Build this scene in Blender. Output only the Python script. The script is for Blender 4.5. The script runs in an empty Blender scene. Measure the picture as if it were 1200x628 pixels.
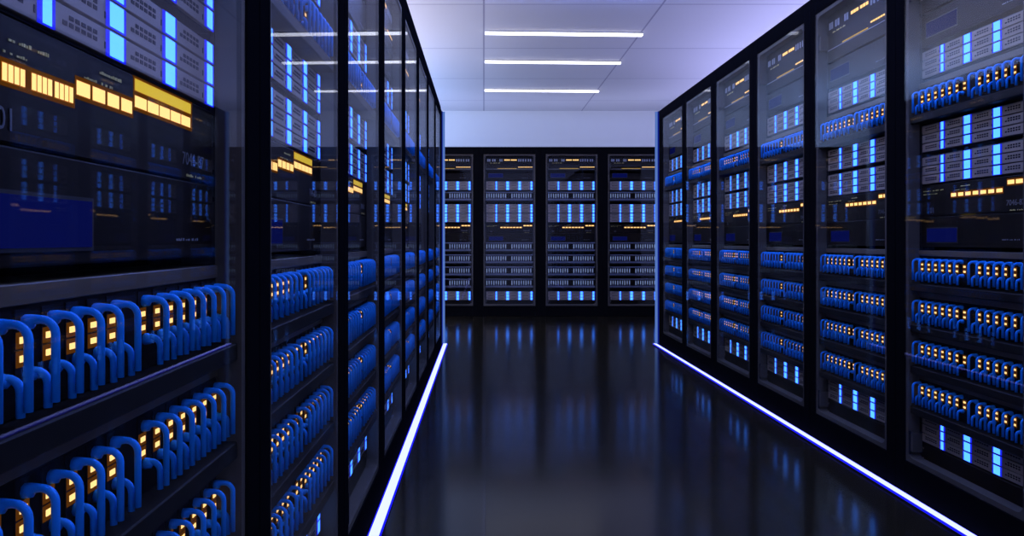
import bpy, math, random
random.seed(7)
C = bpy.context.scene.collection
PI = math.pi

# ------------------------------------------------------------------ materials
def new_mat(name):
    m = bpy.data.materials.new(name); m.use_nodes = True
    nt = m.node_tree; nt.nodes.clear()
    out = nt.nodes.new('ShaderNodeOutputMaterial')
    return m, nt, out

def principled(name, col, rough=0.5, metal=0.0, spec=0.5, ior=1.45, noise=0.0, nscale=30, bump=0.0):
    m, nt, out = new_mat(name)
    p = nt.nodes.new('ShaderNodeBsdfPrincipled')
    p.inputs['Roughness'].default_value = rough
    p.inputs['Metallic'].default_value = metal
    p.inputs['IOR'].default_value = ior
    p.inputs['Specular IOR Level'].default_value = spec
    if noise > 0 or bump > 0:
        tc = nt.nodes.new('ShaderNodeTexCoord')
        nz = nt.nodes.new('ShaderNodeTexNoise'); nz.inputs['Scale'].default_value = nscale
        nz.inputs['Detail'].default_value = 5
        nt.links.new(tc.outputs['Object'], nz.inputs['Vector'])
        mx = nt.nodes.new('ShaderNodeMixRGB')
        mx.inputs[1].default_value = tuple(c*(1-noise) for c in col)+(1,)
        mx.inputs[2].default_value = tuple(min(1, c*(1+noise)) for c in col)+(1,)
        nt.links.new(nz.outputs['Fac'], mx.inputs[0])
        nt.links.new(mx.outputs[0], p.inputs['Base Color'])
        if bump > 0:
            b = nt.nodes.new('ShaderNodeBump'); b.inputs['Strength'].default_value = bump
            b.inputs['Distance'].default_value = 0.002
            nt.links.new(nz.outputs['Fac'], b.inputs['Height'])
            nt.links.new(b.outputs['Normal'], p.inputs['Normal'])
    else:
        p.inputs['Base Color'].default_value = tuple(col)+(1,)
    nt.links.new(p.outputs[0], out.inputs[0])
    return m

def emitter(name, col, strength=1.0):
    m, nt, out = new_mat(name)
    e = nt.nodes.new('ShaderNodeEmission')
    e.inputs[0].default_value = tuple(col)+(1,); e.inputs[1].default_value = strength
    nt.links.new(e.outputs[0], out.inputs[0])
    return m

def glass_mat(name, f0=0.012, tint=(0.97, 0.98, 1.0)):
    # clear pane: transparent, mirror reflection growing towards grazing angles (Schlick)
    m, nt, out = new_mat(name)
    lw = nt.nodes.new('ShaderNodeLayerWeight'); lw.inputs['Blend'].default_value = 0.5
    pw = nt.nodes.new('ShaderNodeMath'); pw.operation = 'POWER'; pw.inputs[1].default_value = 5.0
    ml = nt.nodes.new('ShaderNodeMath'); ml.operation = 'MULTIPLY_ADD'
    ml.inputs[1].default_value = 0.30; ml.inputs[2].default_value = f0
    nt.links.new(lw.outputs['Facing'], pw.inputs[0]); nt.links.new(pw.outputs[0], ml.inputs[0])
    t = nt.nodes.new('ShaderNodeBsdfTransparent'); t.inputs[0].default_value = tuple(tint)+(1,)
    g = nt.nodes.new('ShaderNodeBsdfGlossy'); g.inputs['Roughness'].default_value = 0.0
    g.inputs[0].default_value = (0.92, 0.95, 1, 1)
    mx = nt.nodes.new('ShaderNodeMixShader')
    nt.links.new(ml.outputs[0], mx.inputs[0]); nt.links.new(t.outputs[0], mx.inputs[1]); nt.links.new(g.outputs[0], mx.inputs[2])
    nt.links.new(mx.outputs[0], out.inputs[0])
    return m

M = {}
M['frame'] = principled('black_cabinet_metal', (0.004, 0.004, 0.005), 0.7, 0.0, 0.0, noise=0.15, nscale=60)
M['bezel'] = principled('grey_bezel_metal', (0.080, 0.068, 0.055), 0.7, 0.0, 0.05, noise=0.08, nscale=40)
M['inner'] = principled('inner_rail_metal', (0.012, 0.012, 0.016), 0.5, 0.0, 0.2, noise=0.2, nscale=80)
M['panel'] = principled('dark_panel', (0.008, 0.005, 0.003), 0.5, 0.0, 0.10, noise=0.2, nscale=25)
M['panel_edge'] = principled('panel_edge', (0.012, 0.012, 0.016), 0.5)
M['plate'] = principled('server_faceplate', (0.25, 0.20, 0.155), 0.5, 0.0, 0.4, noise=0.05, nscale=40)
M['vent'] = principled('vent_hole', (0.012, 0.012, 0.02), 0.8, spec=0.1)
M['bar'] = principled('patch_bar_grey', (0.10, 0.075, 0.045), 0.45, noise=0.08, nscale=50)
M['tray'] = principled('tray_black', (0.010, 0.009, 0.008), 0.6, spec=0.12, noise=0.2, nscale=40)
M['cable'] = principled('blue_cable', (0.012, 0.32, 0.98), 0.5, spec=0.2)
M['port'] = principled('port_frame', (0.10, 0.11, 0.16), 0.5, noise=0.1, nscale=60)
M['tag'] = principled('printed_tag', (0.30, 0.31, 0.33), 0.5)
M['lettering'] = principled('lettering_grey', (0.10, 0.10, 0.11), 0.6)
M['print'] = principled('printed_mark', (0.75, 0.62, 0.18), 0.5)
M['glass'] = glass_mat('door_glass')
M['led'] = emitter('led_cyan_blue', (0.16, 0.74, 3.0), 1.0)
M['led_halo'] = emitter('led_blue_halo', (0.012, 0.018, 0.9), 1.0)  # bloom around the light bars, built as an emitting border
M['amber'] = emitter('lamp_amber', (1.7, 0.98, 0.34), 1.0)
M['amber_halo'] = emitter('lamp_amber_halo', (0.30, 0.085, 0.006), 1.0)  # glow around each amber lamp, put into a dim emitting border
M['amber_haze'] = emitter('lamp_amber_haze', (0.085, 0.026, 0.003), 1.0)  # orange haze around the lamp rows, as a dim emitting sheet
M['amber_dim'] = emitter('lamp_amber_dim', (0.72, 0.50, 0.05), 1.0)
M['portled'] = emitter('port_lamp', (1.7, 0.98, 0.34), 1.0)
M['portled_halo'] = emitter('port_lamp_halo', (0.085, 0.026, 0.003), 1.0)  # brownish glow around the port lamps, emitted by a flat border
M['portglow'] = emitter('port_cover_glow', (0.20, 0.27, 0.42), 1.0)  # port covers are no lamps; emission gives them a lit look
M['screen'] = emitter('screen_dark_blue', (0.002, 0.004, 0.060), 1.0)
M['strip'] = emitter('strip_white', (0.85, 0.95, 3.2), 1.0)
M['strip_halo'] = emitter('strip_blue_halo', (0.01, 0.012, 1.6), 1.0)  # blue spill beside the strip core, built as emitting edges
M['corner'] = emitter('corner_line', (0.085, 0.17, 0.50), 1.0)
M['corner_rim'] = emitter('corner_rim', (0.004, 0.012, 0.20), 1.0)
M['tube'] = emitter('tube_white', (0.95, 0.95, 1.1), 3)
M['tube_fill'] = emitter('tube_fill', (0.50, 0.72, 2.1), 46)  # for over-bright bars added out of view to brighten the cables

# ------------------------------------------------------------------ mesh builder
class MB:
    def __init__(s): s.v = []; s.f = []; s.mi = []; s.mats = []; s.sm = []
    def _m(s, m):
        m = M[m]
        if m not in s.mats: s.mats.append(m)
        return s.mats.index(m)
    def box(s, x0, x1, y0, y1, z0, z1, m, bev=0.0):
        i = s._m(m); b = len(s.v)
        if bev > 0:      # chamfered front (y0) edge
            s.v += [(x0,y0+bev,z0),(x1,y0+bev,z0),(x1,y1,z0),(x0,y1,z0),(x0,y0+bev,z1),(x1,y0+bev,z1),(x1,y1,z1),(x0,y1,z1),
                    (x0+bev,y0,z0+bev),(x1-bev,y0,z0+bev),(x1-bev,y0,z1-bev),(x0+bev,y0,z1-bev)]
            fs = [(0,3,2,1),(1,2,6,5),(2,3,7,6),(3,0,4,7),(4,5,6,7),(8,9,10,11),(0,1,9,8),(1,5,10,9),(5,4,11,10),(4,0,8,11)]
        else:
            s.v += [(x0,y0,z0),(x1,y0,z0),(x1,y1,z0),(x0,y1,z0),(x0,y0,z1),(x1,y0,z1),(x1,y1,z1),(x0,y1,z1)]
            fs = [(0,3,2,1),(0,1,5,4),(1,2,6,5),(2,3,7,6),(3,0,4,7),(4,5,6,7)]
        for f in fs: s.f.append(tuple(b+k for k in f)); s.mi.append(i); s.sm.append(False)
        return s
    def tube(s, pts, rad, m, n=8):
        i = s._m(m); rings = []
        P = [tuple(p) for p in pts]
        for k, p in enumerate(P):
            a = P[max(0, k-1)]; c = P[min(len(P)-1, k+1)]
            d = [c[j]-a[j] for j in range(3)]; L = math.sqrt(sum(q*q for q in d)) or 1; d = [q/L for q in d]
            u = (1, 0, 0)
            w = (d[1]*u[2]-d[2]*u[1], d[2]*u[0]-d[0]*u[2], d[0]*u[1]-d[1]*u[0])
            L = math.sqrt(sum(q*q for q in w)) or 1; w = tuple(q/L for q in w)
            u = (w[1]*d[2]-w[2]*d[1], w[2]*d[0]-w[0]*d[2], w[0]*d[1]-w[1]*d[0])
            r = rad[k] if isinstance(rad, (list, tuple)) else rad
            b = len(s.v); rings.append(b)
            for q in range(n):
                t = 2*PI*q/n
                s.v.append(tuple(p[j]+r*(math.cos(t)*u[j]+math.sin(t)*w[j]) for j in range(3)))
        for k in range(len(rings)-1):
            for q in range(n):
                s.f.append((rings[k]+q, rings[k]+(q+1)%n, rings[k+1]+(q+1)%n, rings[k+1]+q)); s.mi.append(i); s.sm.append(True)
        for b, rev in ((rings[0], True), (rings[-1], False)):
            f = tuple(b+q for q in range(n)); s.f.append(f[::-1] if rev else f); s.mi.append(i); s.sm.append(False)
        return s
    def mesh(s, name):
        me = bpy.data.meshes.new(name); me.from_pydata(s.v, [], s.f)
        for m in s.mats: me.materials.append(m)
        me.polygons.foreach_set('material_index', s.mi)
        me.polygons.foreach_set('use_smooth', s.sm)
        me.validate(); me.update()
        return me

def link(name, me, parent=None, loc=(0,0,0), label=None):
    o = bpy.data.objects.new(name, me); C.objects.link(o)
    o.parent = parent; o.location = loc
    if label: o['label'] = label
    return o
def obj(name, mb, parent=None, loc=(0,0,0), label=None):
    return link(name, mb.mesh(name), parent, loc, label)
def thing(name, cat):
    o = bpy.data.objects.new(name, None); C.objects.link(o); o['category'] = cat
    o.empty_display_size = 0.1
    return o
KIDS = {}
def kids(o):
    return [c for c in C.objects if c.parent == o]
class Proto:
    """a finished thing; the first placing moves it, later ones copy it with its parts and sub-parts"""
    def __init__(s, root): s.root = root; s.used = False; s.tree = None
    def place(s, loc, rz, label, group):
        if s.tree is None:
            s.tree = [(p, [(q, [r for r in C.objects if r.parent == q]) for q in [q for q in C.objects if q.parent == p]]) for p in [s.root]]
        if not s.used: s.used = True; r = s.root
        else:
            r = s.root.copy(); C.objects.link(r)
            for q, subs in s.tree[0][1]:
                c = q.copy(); C.objects.link(c); c.parent = r
                for w in subs:
                    d = w.copy(); C.objects.link(d); d.parent = c
        r.location = loc; r.rotation_euler = (0, 0, rz)
        r['label'] = label
        if group: r['group'] = group
        return r

def text_mesh(body, size, mat, width=None):
    cu = bpy.data.curves.new('lettering', 'FONT'); cu.body = body; cu.size = size; cu.extrude = 0.0004
    cu.resolution_u = 3
    o = bpy.data.objects.new('lettering', cu); C.objects.link(o)
    dg = bpy.context.evaluated_depsgraph_get(); dg.update()
    me = bpy.data.meshes.new_from_object(o.evaluated_get(dg))
    bpy.data.objects.remove(o)
    me.materials.clear(); me.materials.append(M[mat])
    # stand it up: x right, z up, facing -y
    for v in me.vertices:
        x, y, z = v.co; v.co = (x, -z, y)
    return me

H = 2.19          # cabinet height
W = 0.81          # cabinet pitch
OH = 0.335        # half width of door opening
ZB, ZT = 0.135, 2.095
YC = 0.047        # depth of equipment faces behind the cabinet front
DEPTH = 0.95

# ------------------------------------------------------------------ cabinet
def rounded_frame(mb, x0, x1, z0, z1, t, y0, y1, m, r=0.03, seg=5):
    """rectangular ring with rounded inner corners (a swept bezel)"""
    i = mb._m(m)
    def loop(x0, x1, z0, z1, r):
        out = []
        for cx, cz, a0 in ((x1-r, z1-r, 0), (x0+r, z1-r, PI/2), (x0+r, z0+r, PI), (x1-r, z0+r, 1.5*PI)):
            for k in range(seg+1):
                a = a0+PI/2*k/seg; out.append((cx+r*math.cos(a), cz+r*math.sin(a)))
        return out
    A = loop(x0, x1, z0, z1, 0.0005); B = loop(x0+t, x1-t, z0+t, z1-t, r)
    n = len(A); b = len(mb.v)
    for L, y in ((A, y0), (B, y0), (B, y1), (A, y1)):
        mb.v += [(x, y, z) for x, z in L]
    for k in range(n):
        k2 = (k+1) % n
        for g in range(4):
            a, c = b+g*n, b+((g+1) % 4)*n
            mb.f.append((a+k, c+k, c+k2, a+k2)); mb.mi.append(i); mb.sm.append(False)

def build_cabinet(gy=0.0):
    t = thing('server_cabinet', 'server cabinet')
    f = MB(); hw = W/2-0.001
    f.box(-hw, -OH, 0, YC, 0, H, 'frame', 0.003); f.box(OH, hw, 0, YC, 0, H, 'frame', 0.003)
    f.box(-OH, OH, 0, YC, ZT, H, 'frame', 0.003); f.box(-OH, OH, 0, YC, 0, ZB, 'frame', 0.003)
    f.box(-hw, -hw+0.02, YC, DEPTH, 0, H, 'frame'); f.box(hw-0.02, hw, YC, DEPTH, 0, H, 'frame')
    f.box(-hw+0.02, hw-0.02, YC, DEPTH, H-0.03, H, 'frame'); f.box(-hw+0.02, hw-0.02, YC, DEPTH, 0, 0.09, 'frame')
    f.box(-hw+0.02, hw-0.02, DEPTH-0.015, DEPTH, 0.09, H-0.03, 'frame')
    obj('frame', f, t)
    for s in (-1, 1):
        r = MB(); r.box(min(s*0.304, s*0.335), max(s*0.304, s*0.335), YC+0.004, YC+0.05, 0.09, H-0.03, 'inner')
        for k in range(44):
            z = 0.16+k*0.0445; r.box(s*0.32-0.003, s*0.32+0.003, YC+0.0030, YC+0.006, z, z+0.007, 'vent')
        obj('mounting_rail', r, t)
    b = MB(); rounded_frame(b, -OH, OH, ZB, ZT, 0.018, 0.004, YC, 'bezel', 0.03)
    obj('bezel', b, t, label='grey metal bezel inside the door opening')
    g = MB(); g.box(-OH+0.002, OH-0.002, gy-0.003, gy+0.002, ZB+0.003, ZT-0.003, 'glass')
    d = obj('glass_door', g, t, label='clear glass door')
    for z in (ZB+0.075, ZT-0.15):
        h = MB(); h.box(-OH+0.019, -OH+0.036, 0.006, YC, z-0.035, z+0.035, 'bezel', 0.004)
        h.box(-OH+0.022, -OH+0.028, 0.002, 0.008, z-0.045, z+0.045, 'inner')
        obj('hinge', h, t)
    return Proto(t)

# ------------------------------------------------------------------ blade enclosure
BARS = [(-0.168, 0.016), (-0.022, 0.034), (0.134, 0.032), (0.288, 0.024)]
BH = 0.0315
def build_enclosure(dz):
    t = thing('blade_enclosure', 'server')
    c = MB(); c.box(-0.303, 0.303, 0.006, 0.5, 0, 3*dz+0.004, 'panel_edge'); obj('chassis', c, t)
    bl = MB(); h = dz-0.0035
    bl.box(-0.300, 0.300, 0, 0.0055, 0, h, 'plate', 0.0008)
    for x0 in (-0.277, -0.137, 0.018, 0.172):
        for r in range(2):
            for q in range(6):
                if r == 1 and q == 0 and x0 > -0.2: continue
                bl.box(x0+q*0.0125, x0+q*0.0125+0.0085, -0.0006, 0.0005, h*0.36+r*h*0.24, h*0.36+r*h*0.24+h*0.15, 'vent')
        bl.box(x0+0.088, x0+0.0905, -0.0006, 0.0005, h*0.25, h*0.5, 'vent')
    bme = bl.mesh('server_blade')
    bars = []
    for x, w in BARS:
        m = MB(); m.box(-w/2-0.007, w/2+0.007, -0.0016, 0.0004, 0.0002, h-0.0002, 'led_halo'); m.box(-w/2, w/2, -0.0021, -0.001, 0.0015, h-0.001, 'led')  # outer box is the blue glow around the bar
        bars.append(m.mesh('light_bar'))
    for k in range(3):
        o = link('server_blade', bme, t, (0, 0, 0.003+k*dz))
        for (x, w), me in zip(BARS, bars):
            link('light_bar', me, o, (x, 0, 0), 'glowing cyan light bar with blue halo')
    return Proto(t)

# ------------------------------------------------------------------ patch panel with cables
PX = [s + k*0.0435 for s in (-0.296, 0.046) for k in range(7)]      # lamp columns
def cable_mb(x, upper, mb=None, n=8):
    m = mb or MB()
    z0 = 0.090 if upper else 0.041
    out = 0.031 if upper else 0.0215
    x += 0.0 if upper else 0.001
    zb = 0.012 if upper else 0.006
    yf = 0.0; R = 0.014 if upper else 0.012
    pts = [(x, yf, z0-0.003), (x, yf-0.008, z0-0.002), (x, yf-0.010, z0)]; rad = [0.0075, 0.0072, 0.0050]
    pe = yf-out
    for k in range(6):
        a = PI/2*k/5
        pts.append((x, pe+R-R*math.sin(a), z0-R+R*math.cos(a))); rad.append(0.0041)
    pts.append((x, pe, zb)); rad.append(0.0041)
    m.tube(pts, rad, 'cable', n)
    return m
def patch_base(t, cables=True):
    f = MB()
    f.box(-0.334, 0.334, -0.004, 0.10, 0.104, 0.124, 'bar', 0.001)
    f.box(-0.334, 0.334, 0.0, 0.10, 0.0, 0.104, 'panel')
    obj('faceplate', f, t)
    tr = MB(); tr.box(-0.335, 0.335, -0.036 if cables else 0.0, 0.10, -0.030, -0.002, 'tray', 0.002)
    obj('cable_tray', tr, t)
def port_mb():
    l = MB(); l.box(-0.0115, 0.0115, -0.0015, 0.001, 0.030, 0.100, 'vent')
    for z in (0.071, 0.0535):
        l.box(-0.0105, 0.0105, -0.0020, -0.0012, z-0.0078, z+0.0078, 'portled_halo')
        l.box(-0.0056, 0.0062, -0.0030, -0.0018, z-0.0031, z+0.0031, 'portled')
    return l
def build_patch_full(dx):
    t = thing('patch_panel', 'patch panel')
    patch_base(t)
    pm = port_mb().mesh('port')
    for x in PX: link('port', pm, t, (x, 0, 0), 'dark port with two glowing amber lamps')
    a = cable_mb(0, True).mesh('patch_cable'); b = cable_mb(0, False).mesh('patch_cable')
    for x in [p+dx for p in PX]:
        link('patch_cable', a, t, (x, 0, 0), 'long blue cable of the upper row')
        link('patch_cable', b, t, (x+0.003, 0, 0), 'short blue cable of the lower row')
    return Proto(t)
def build_patch_far():       # the same panel seen without cables on the far row
    t = thing('patch_panel', 'patch panel')
    f = MB()
    f.box(-0.345, 0.345, 0.004, 0.10, 0.0, 0.112, 'port', 0.001)
    f.box(-0.322, 0.322, 0.002, 0.006, 0.022, 0.098, 'panel')
    obj('faceplate', f, t)
    tr = MB(); tr.box(-0.335, 0.335, -0.010, 0.10, -0.018, 0.0, 'tray', 0.002); obj('cable_tray', tr, t)
    for s in (-0.292, 0.034):
        p = MB()
        for k in range(9):
            x = s+k*0.0305
            p.box(x-0.009, x+0.009, -0.001, 0.003, 0.026, 0.092, 'port')
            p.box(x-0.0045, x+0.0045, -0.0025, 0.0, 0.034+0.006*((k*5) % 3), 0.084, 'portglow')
        obj('port_row', p, t)
    return Proto(t)

# ------------------------------------------------------------------ panels
def marks(mb, x0, x1, z, h, m, rng, fill=0.7):
    x = x0
    while x < x1:
        w = rng.uniform(0.0012, 0.0045)
        if rng.random() < fill: mb.box(x, min(x+w, x1), -0.0007, 0.0005, z, z+h*rng.uniform(0.5, 1.0), m)
        x += w+rng.uniform(0.0008, 0.002)
def screen_part(t, x0, x1, z0, z1):
    s = MB(); s.box(x0-0.004, x1+0.004, -0.0015, 0.001, z0-0.004, z1+0.004, 'panel_edge'); s.box(x0, x1, -0.002, -0.0012, z0, z1, 'screen')
    obj('screen', s, t, label='dark blue display screen')
LAMPS = {}
def lamp(t, x0, x1, z0, z1, m='amber', g=0.001):
    w, h = round(x1-x0, 5), round(z1-z0, 5); key = (w, h, m, g)
    if key not in LAMPS:
        mb = MB(); mb.box(-w/2-g, w/2+g, -0.0004, 0.0005, -h/2-g, h/2+g, 'amber_halo'); mb.box(-w/2, w/2, -0.0008, -0.0003, -h/2, h/2, m)
        LAMPS[key] = mb.mesh('lamp')
    link('lamp', LAMPS[key], t, ((x0+x1)/2, 0, (z0+z1)/2), 'glowing amber lamp')

def build_top_panel():      # base z = 1.85, height .23
    t = thing('indicator_panel', 'indicator panel'); rng = random.Random(3)
    f = MB(); f.box(-0.303, 0.303, 0, 0.2, 0, 0.235, 'panel', 0.002); f.box(-0.303, 0.303, -0.001, 0.002, 0.056, 0.059, 'tag')
    marks(f, -0.25, -0.12, 0.132, 0.008, 'print', rng); obj('faceplate', f, t)
    for x in (-0.285, -0.262, -0.222, -0.196, -0.128, -0.105): obj('name_tag', MB().box(x, x+0.016, -0.002, 0.0005, 0.155, 0.187, 'tag'), t)
    for x in (0.115, 0.142, 0.172, 0.204, 0.240, 0.268): obj('name_tag', MB().box(x, x+0.015, -0.002, 0.0005, 0.155, 0.187, 'tag'), t)
    for x in (-0.065, -0.040, -0.015, 0.022, 0.048, 0.074): lamp(t, x, x+0.021, 0.168, 0.182, 'amber')
    for k in range(13): lamp(t, -0.15+k*0.019, -0.15+k*0.019+0.013, 0.062, 0.067, 'amber_dim', 0.001)
    for k in range(9): lamp(t, 0.115+k*0.021, 0.115+k*0.021+0.017, 0.079, 0.086, 'amber', 0.001)
    return Proto(t)
def build_display_panel(h, sc, label_script=False):
    t = thing('display_panel', 'display panel'); rng = random.Random(5)
    f = MB(); f.box(-0.303, 0.303, 0, 0.3, 0, h, 'panel', 0.002)
    marks(f, 0.14, 0.24, h*0.22, 0.004, 'tag', rng, 0.4); obj('faceplate', f, t)
    screen_part(t, *sc)
    return Proto(t)
def build_status(kind):     # base 1.075, height .115
    t = thing('status_panel', 'status panel'); rng = random.Random(11)
    f = MB(); f.box(-0.303, 0.303, 0, 0.3, 0, 0.117, 'panel', 0.002)
    marks(f, -0.29, -0.16, 0.094, 0.004, 'print', rng); marks(f, -0.06, 0.0, 0.1, 0.004, 'print', rng)
    marks(f, -0.29, -0.20, 0.082, 0.003, 'print', rng); marks(f, -0.10, -0.03, 0.088, 0.003, 'print', rng); marks(f, 0.19, 0.26, 0.005, 0.004, 'print', rng)
    obj('faceplate', f, t)
    def haze(x0, x1, z0, z1):
        obj('lamp_glow', MB().box(x0, x1, -0.0002, 0.001, z0, z1, 'amber_haze'), t, label='amber glow around the lamps, shaped as a dim strip')  # stands in for the lamps' spill on the panel
    if kind == 'left':
        haze(-0.245, -0.113, 0.0515, 0.0775); haze(-0.113, 0.024, 0.0625, 0.0875); haze(0.024, 0.218, 0.0730, 0.1165)
        for s in (-0.238, -0.192, -0.152):
            for k in range(4): lamp(t, s+k*0.0092, s+k*0.0092+0.0068, 0.0565, 0.0725)
        for s in (-0.110, -0.076, -0.042, -0.008): lamp(t, s, s+0.0275, 0.0675, 0.0825)
        for k in range(5): lamp(t, 0.028+k*0.037, 0.028+k*0.037+0.033, 0.078, 0.092)
        for k in range(4): lamp(t, 0.028+k*0.046, 0.028+k*0.046+0.045, 0.0985, 0.113, 'amber_dim')
    else:
        haze(-0.120, 0.165, 0.0615, 0.0845); haze(0.180, 0.299, 0.0845, 0.1085)
        for k in range(7): lamp(t, -0.115+k*0.041, -0.115+k*0.041+0.029, 0.067, 0.079)
        for k in range(3): lamp(t, 0.185+k*0.039, 0.185+k*0.039+0.031, 0.090, 0.103)
    me = text_mesh('7046-87', 0.026, 'lettering'); link('lettering', me, t, (0.178, -0.0005, 0.022), 'grey lettering 7046-87')
    me = text_mesh('01', 0.030, 'lettering'); link('lettering', me, t, (-0.248, -0.0005, 0.012), 'grey lettering 01')
    return Proto(t)
def build_blank(h):
    t = thing('blanking_panel', 'blanking panel')
    f = MB(); f.box(-0.303, 0.303, 0, 0.1, 0, h, 'panel', 0.002)
    obj('faceplate', f, t)
    sm = MB().tube([(0, 0.001, 0), (0, -0.002, 0)], 0.004, 'bar', 8).mesh('screw')
    for s_ in (-1, 1):
        for z in (h*0.25, h*0.75): link('screw', sm, t, (s_*0.29, 0, z))
    return Proto(t)

P = dict(cab=build_cabinet(), cabL=build_cabinet(0.006), enc=build_enclosure(0.0345), encF=build_enclosure(0.0375),
         patch=build_patch_full(-0.012), patchL=build_patch_full(0.003), patchF=build_patch_far(), top=build_top_panel(),
         disp_top=build_display_panel(0.120, (-0.27, -0.08, 0.032, 0.085)),
         disp_low=build_display_panel(0.112, (-0.265, -0.08, 0.018, 0.068)),
         stL=build_status('left'), stR=build_status('right'), blank=build_blank(0.075))

ROW = dict(disp_top=1.722, enc=[(1.600, 'highest'), (1.318, 'second highest'), (1.197, 'third'), (0.216, 'lowest')],
           patch=[(1.463, 'highest'), (0.823, 'second highest'), (0.664, 'middle'), (0.507, 'fourth'), (0.350, 'lowest')])
FAR = dict(disp_top=1.765, enc=[(1.633, 'highest'), (1.337, 'second highest'), (1.216, 'third'), (0.204, 'lowest')],
           patch=[(1.500, 'highest'), (0.843, 'second highest'), (0.686, 'middle'), (0.528, 'fourth'), (0.370, 'lowest')])
def rack(origin, rz, where, cabgroup, far=False, left=False, lay=ROW):
    cs, sn = math.cos(rz), math.sin(rz)
    def at(y, z): return (origin[0]-y*sn, origin[1]+y*cs, z)
    P['cabL' if left else 'cab'].place(at(0, 0), rz, 'black server cabinet with clear glass door, '+where, cabgroup)
    P['top'].place(at(YC, 1.850), rz, 'dark top panel with amber lamps and grey tags, '+where, 'indicator panels')
    P['disp_top'].place(at(YC, lay['disp_top']), rz, 'dark panel with dim blue screen above the servers, '+where, 'upper display panels')
    for z, w in lay['enc']:
        P['encF' if far else 'enc'].place(at(YC, z), rz, 'grey server with blue light bars, %s of four, %s' % (w, where), 'servers with blue light bars')
    for z, w in lay['patch']:
        if far: P['patchF'].place(at(YC, z), rz, 'patch panel with pale ports, %s of five, %s' % (w, where), 'patch panels of the far cabinets')
        else: P['patchL' if left else 'patch'].place(at(YC, z), rz, 'patch panel with blue cables, %s of five, %s' % (w, where), 'patch panels with blue cables')
    P['stL' if left else 'stR'].place(at(YC, 1.076), rz, 'dark status panel with glowing amber lamps, '+where, 'status panels')
    P['disp_low'].place(at(YC, 0.962), rz, 'dark panel with blue screen under the amber lamps, '+where, 'lower display panels')
    P['blank'].place(at(YC, 0.137), rz, 'plain dark panel at the bottom, '+where, 'blanking panels')

ORD = ['nearest', 'second', 'third', 'fourth', 'fifth', 'sixth', 'seventh', 'eighth']
XL, XR = -0.388, 1.632
for k in range(8):
    w = 'nearest cabinet on left' if k == 0 else ('%s cabinet on left' % ORD[k])
    rack((XL, 0.937+0.81*k, 0), PI/2, w, 'cabinets of the left row', left=True)
for k in range(-1, 6):
    w = 'cabinet beyond right edge' if k < 0 else ('nearest cabinet on right' if k == 0 else '%s cabinet on right' % ORD[k])
    rack((XR, 2.668+0.81*k, 0), -PI/2, w, 'cabinets of the right row')
YF = 10.02
fw = ['hidden at far left', 'leftmost far cabinet', 'second far cabinet', 'third far cabinet', 'rightmost far cabinet', 'hidden at far right']
for k in range(6):
    rack((-0.474-0.805+0.805*k, YF, 0), 0, fw[k], 'cabinets of the far row', far=True, lay=FAR)

# ------------------------------------------------------------------ light strips
def stripthing(name, label, cat, build):
    t = thing(name, cat); t['label'] = label; build(t); return t
YE = 7.29
def strip_left(t):
    y0 = 0.3
    h = MB(); h.box(XL+0.001, XL+0.048, y0, YE, 0.0, 0.006, 'tray'); obj('channel', h, t)
    r = MB(); r.box(XL+0.002, XL+0.047, y0, YE, 0.0055, 0.010, 'strip_halo'); obj('blue_glow', r, t)
    c = MB(); c.box(XL+0.008, XL+0.041, y0, YE, 0.0095, 0.014, 'strip'); obj('diffuser', c, t)
def strip_right(t):
    y0 = 1.3
    h = MB(); h.box(XR-0.048, XR-0.001, y0, YE, 0.0, 0.006, 'tray'); obj('channel', h, t)
    r = MB(); r.box(XR-0.043, XR-0.002, y0, YE, 0.0055, 0.010, 'strip_halo'); obj('blue_glow', r, t)
    c = MB(); c.box(XR-0.034, XR-0.010, y0, YE, 0.0095, 0.014, 'strip'); obj('diffuser', c, t)
stripthing('floor_light_strip', 'glowing white-blue light strip along the foot of the left cabinets', 'light strip', strip_left)
stripthing('floor_light_strip', 'glowing white-blue light strip along the foot of the right cabinets', 'light strip', strip_right)
def corner(sign):
    def b(t):
        x = XL if sign < 0 else XR
        a, c = (x-0.002, x+0.022) if sign < 0 else (x-0.022, x+0.002)
        h = MB(); h.box(min(a, c), max(a, c), YE-0.02, YE, 0.015, H, 'corner'); obj('diffuser', h, t)
        # end housing between the last cabinet and the row's end
        e = MB(); y0 = 7.123
        x0, x1 = (x-DEPTH, x-0.005) if sign < 0 else (x+0.005, x+DEPTH)
        e.box(x0, x1, y0, YE, 0.0, H, 'frame'); obj('end_housing', e, t, label='black end housing')
        g = MB(); xx = x-0.006 if sign < 0 else x+0.006
        a, c = (x-0.005, x+0.002) if sign < 0 else (x-0.002, x+0.005)
        g.box(a, c, YE-0.05, YE-0.021, 0.015, H, 'corner_rim'); obj('blue_glow', g, t)
    return b
stripthing('corner_light', 'upright pale blue light line at the far end of left cabinets', 'light strip', corner(-1))
stripthing('corner_light', 'upright pale blue light line at the far end of right cabinets', 'light strip', corner(1))

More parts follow.
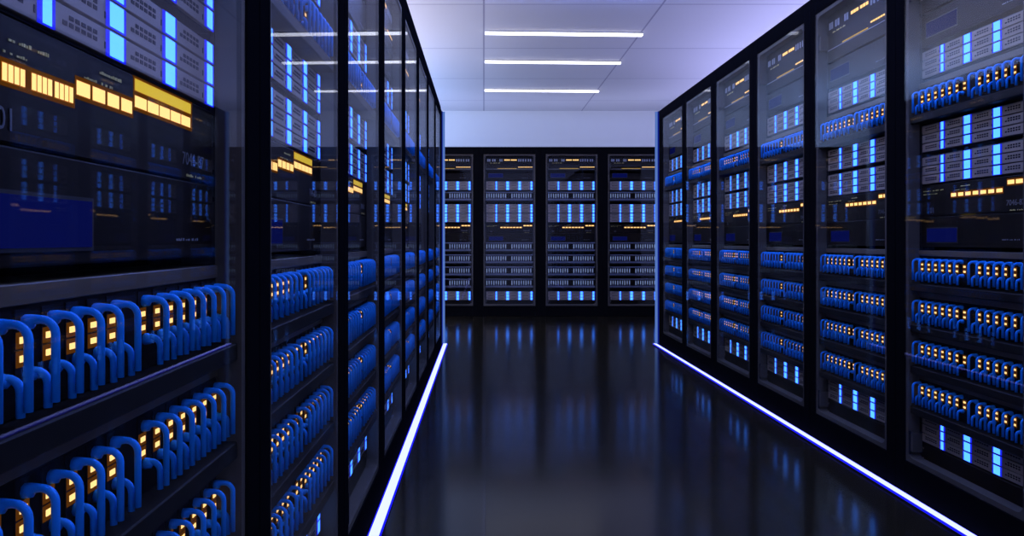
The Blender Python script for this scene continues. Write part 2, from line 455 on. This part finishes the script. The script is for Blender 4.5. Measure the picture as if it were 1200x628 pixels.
# ------------------------------------------------------------------ room
CZ = 0.988+2.164; XW0, XW1, YW0, YW1 = -3.28, 4.92, -2.2, 13.0
def struct(name, mb, label):
    o = obj(name, mb); o['kind'] = 'structure'; o['label'] = label; o['category'] = name.split('_')[0]; return o
def tile_mat(name, col, gap, tile, gw, rough, spec=0.5, ox=0.0, oy=0.0, var=0.0, ior=1.45):
    m, nt, out = new_mat(name)
    p = nt.nodes.new('ShaderNodeBsdfPrincipled'); p.inputs['Roughness'].default_value = rough
    p.inputs['Specular IOR Level'].default_value = spec; p.inputs['IOR'].default_value = ior
    tc = nt.nodes.new('ShaderNodeTexCoord'); mp = nt.nodes.new('ShaderNodeMapping')
    mp.inputs['Location'].default_value = (-ox, -oy, 0)
    nt.links.new(tc.outputs['Object'], mp.inputs[0])
    br = nt.nodes.new('ShaderNodeTexBrick'); br.offset = 0.0; br.squash = 1.0
    br.inputs['Scale'].default_value = 1.0; br.inputs['Brick Width'].default_value = tile; br.inputs['Row Height'].default_value = tile
    br.inputs['Mortar Size'].default_value = gw; br.inputs['Mortar Smooth'].default_value = 0.2
    br.inputs['Color1'].default_value = tuple(col)+(1,); br.inputs['Color2'].default_value = tuple(c*(1-var) for c in col)+(1,)
    br.inputs['Mortar'].default_value = tuple(gap)+(1,)
    nt.links.new(mp.outputs[0], br.inputs['Vector']); nt.links.new(br.outputs['Color'], p.inputs['Base Color'])
    b = nt.nodes.new('ShaderNodeBump'); b.inputs['Strength'].default_value = 0.25; b.inputs['Distance'].default_value = 0.001; b.invert = True
    nt.links.new(br.outputs['Fac'], b.inputs['Height']); nt.links.new(b.outputs[0], p.inputs['Normal'])
    nt.links.new(p.outputs[0], out.inputs[0])
    return m
M['floor'] = tile_mat('floor_tiles', (0.014, 0.011, 0.006), (0.024, 0.022, 0.020), 1.64, 0.006, 0.14, 0.15, 0.0, 0.4, 0.1)
M['ceiling'] = tile_mat('ceiling_panels', (0.66, 0.66, 0.72), (0.35, 0.35, 0.45), 1.64, 0.010, 0.7, 0.2, 0.0, 0.56, 0.04)
M['wall'] = principled('wall_paint', (0.68, 0.70, 0.72), 0.8, spec=0.2, noise=0.02, nscale=3)
struct('floor', MB().box(XW0, XW1, YW0, YW1, -0.1, 0, 'floor'), 'dark polished tiled floor')
struct('ceiling', MB().box(XW0, XW1, YW0, YW1, CZ, CZ+0.1, 'ceiling'), 'pale lavender panelled ceiling')
struct('wall_back', MB().box(XW0, XW1, YW1, YW1+0.1, -0.1, CZ+0.1, 'wall'), 'pale blue far wall')
struct('wall_left', MB().box(XW0-0.1, XW0, YW0, YW1+0.1, -0.1, CZ+0.1, 'wall'), 'pale side wall')
struct('wall_right', MB().box(XW1, XW1+0.1, YW0, YW1+0.1, -0.1, CZ+0.1, 'wall'), 'pale side wall')

def tube_light(y, label, mat='tube', group='ceiling light bars'):
    t = thing('ceiling_light', 'ceiling light'); t['label'] = label; t['group'] = group
    h = MB(); h.box(0.0, 1.655, -0.030, 0.030, -0.012, 0.0, 'tag'); obj('housing', h, t)
    d = MB(); d.box(0.004, 1.651, -0.026, 0.026, -0.034, -0.012, mat); obj('diffuser', d, t)
    t.location = (0.008, y-0.03, CZ); t.rotation_euler = (0, 0, math.radians(2.6)); return t
tube_light(8.06, 'long white ceiling light bar, nearest of three')
tube_light(9.35, 'long white ceiling light bar, middle of three')
tube_light(11.14, 'long white ceiling light bar, farthest of three, closest to the far wall')

for y in (6.7, 5.3, 3.9, 2.5, 1.1):
    tube_light(y, 'added light bar over the aisle, unseen above the frame', 'tube_fill', 'added light bars over the aisle')  # added unseen, to throw more light on the cables

# ------------------------------------------------------------------ lights
def area(name, loc, rot, sx, sy, e, col):
    l = bpy.data.lights.new(name, 'AREA'); l.shape = 'RECTANGLE'; l.size = sx; l.size_y = sy; l.energy = e; l.color = col
    o = bpy.data.objects.new(name, l); C.objects.link(o); o.location = loc; o.rotation_euler = rot; return o
# added area lights hidden behind the cabinet rows, brightening the ceiling and far wall
area('fill_left_near', (-2.35, 5.8, 1.8), (PI, 0, 0), 1.8, 7.0, 235, (0.86, 0.82, 1.0))
area('fill_left_far', (-2.3, 10.5, 2.1), (PI, 0, 0), 1.2, 3.5, 150, (0.36, 0.55, 1.0))
area('fill_right', (3.75, 8.0, 1.8), (PI, 0, 0), 1.8, 7.0, 125, (0.52, 0.52, 1.0))
area('fill_wall', (0.6, 12.0, 2.05), (PI, 0, 0), 5.0, 0.8, 14, (0.6, 0.65, 1.0))
w = bpy.data.worlds.new('world'); bpy.context.scene.world = w; w.use_nodes = True
w.node_tree.nodes['Background'].inputs[0].default_value = (0.38, 0.45, 0.95, 1)
w.node_tree.nodes['Background'].inputs[1].default_value = 0.8

# ------------------------------------------------------------------ camera
cam = bpy.data.cameras.new('camera'); co = bpy.data.objects.new('camera', cam); C.objects.link(co)
co.location = (0, 0, 0.988); co.rotation_euler = (PI/2, 0, 0)
cam.sensor_width = 36; cam.lens = 908/1200*36
cam.shift_x = 33/1200; cam.shift_y = -33/1200; cam.clip_start = 0.02; cam.clip_end = 100
sc = bpy.context.scene; sc.camera = co
vs = sc.view_settings; vs.view_transform = 'Standard'; vs.look = 'None'; vs.exposure = 0; vs.gamma = 1; vs.use_curve_mapping = False
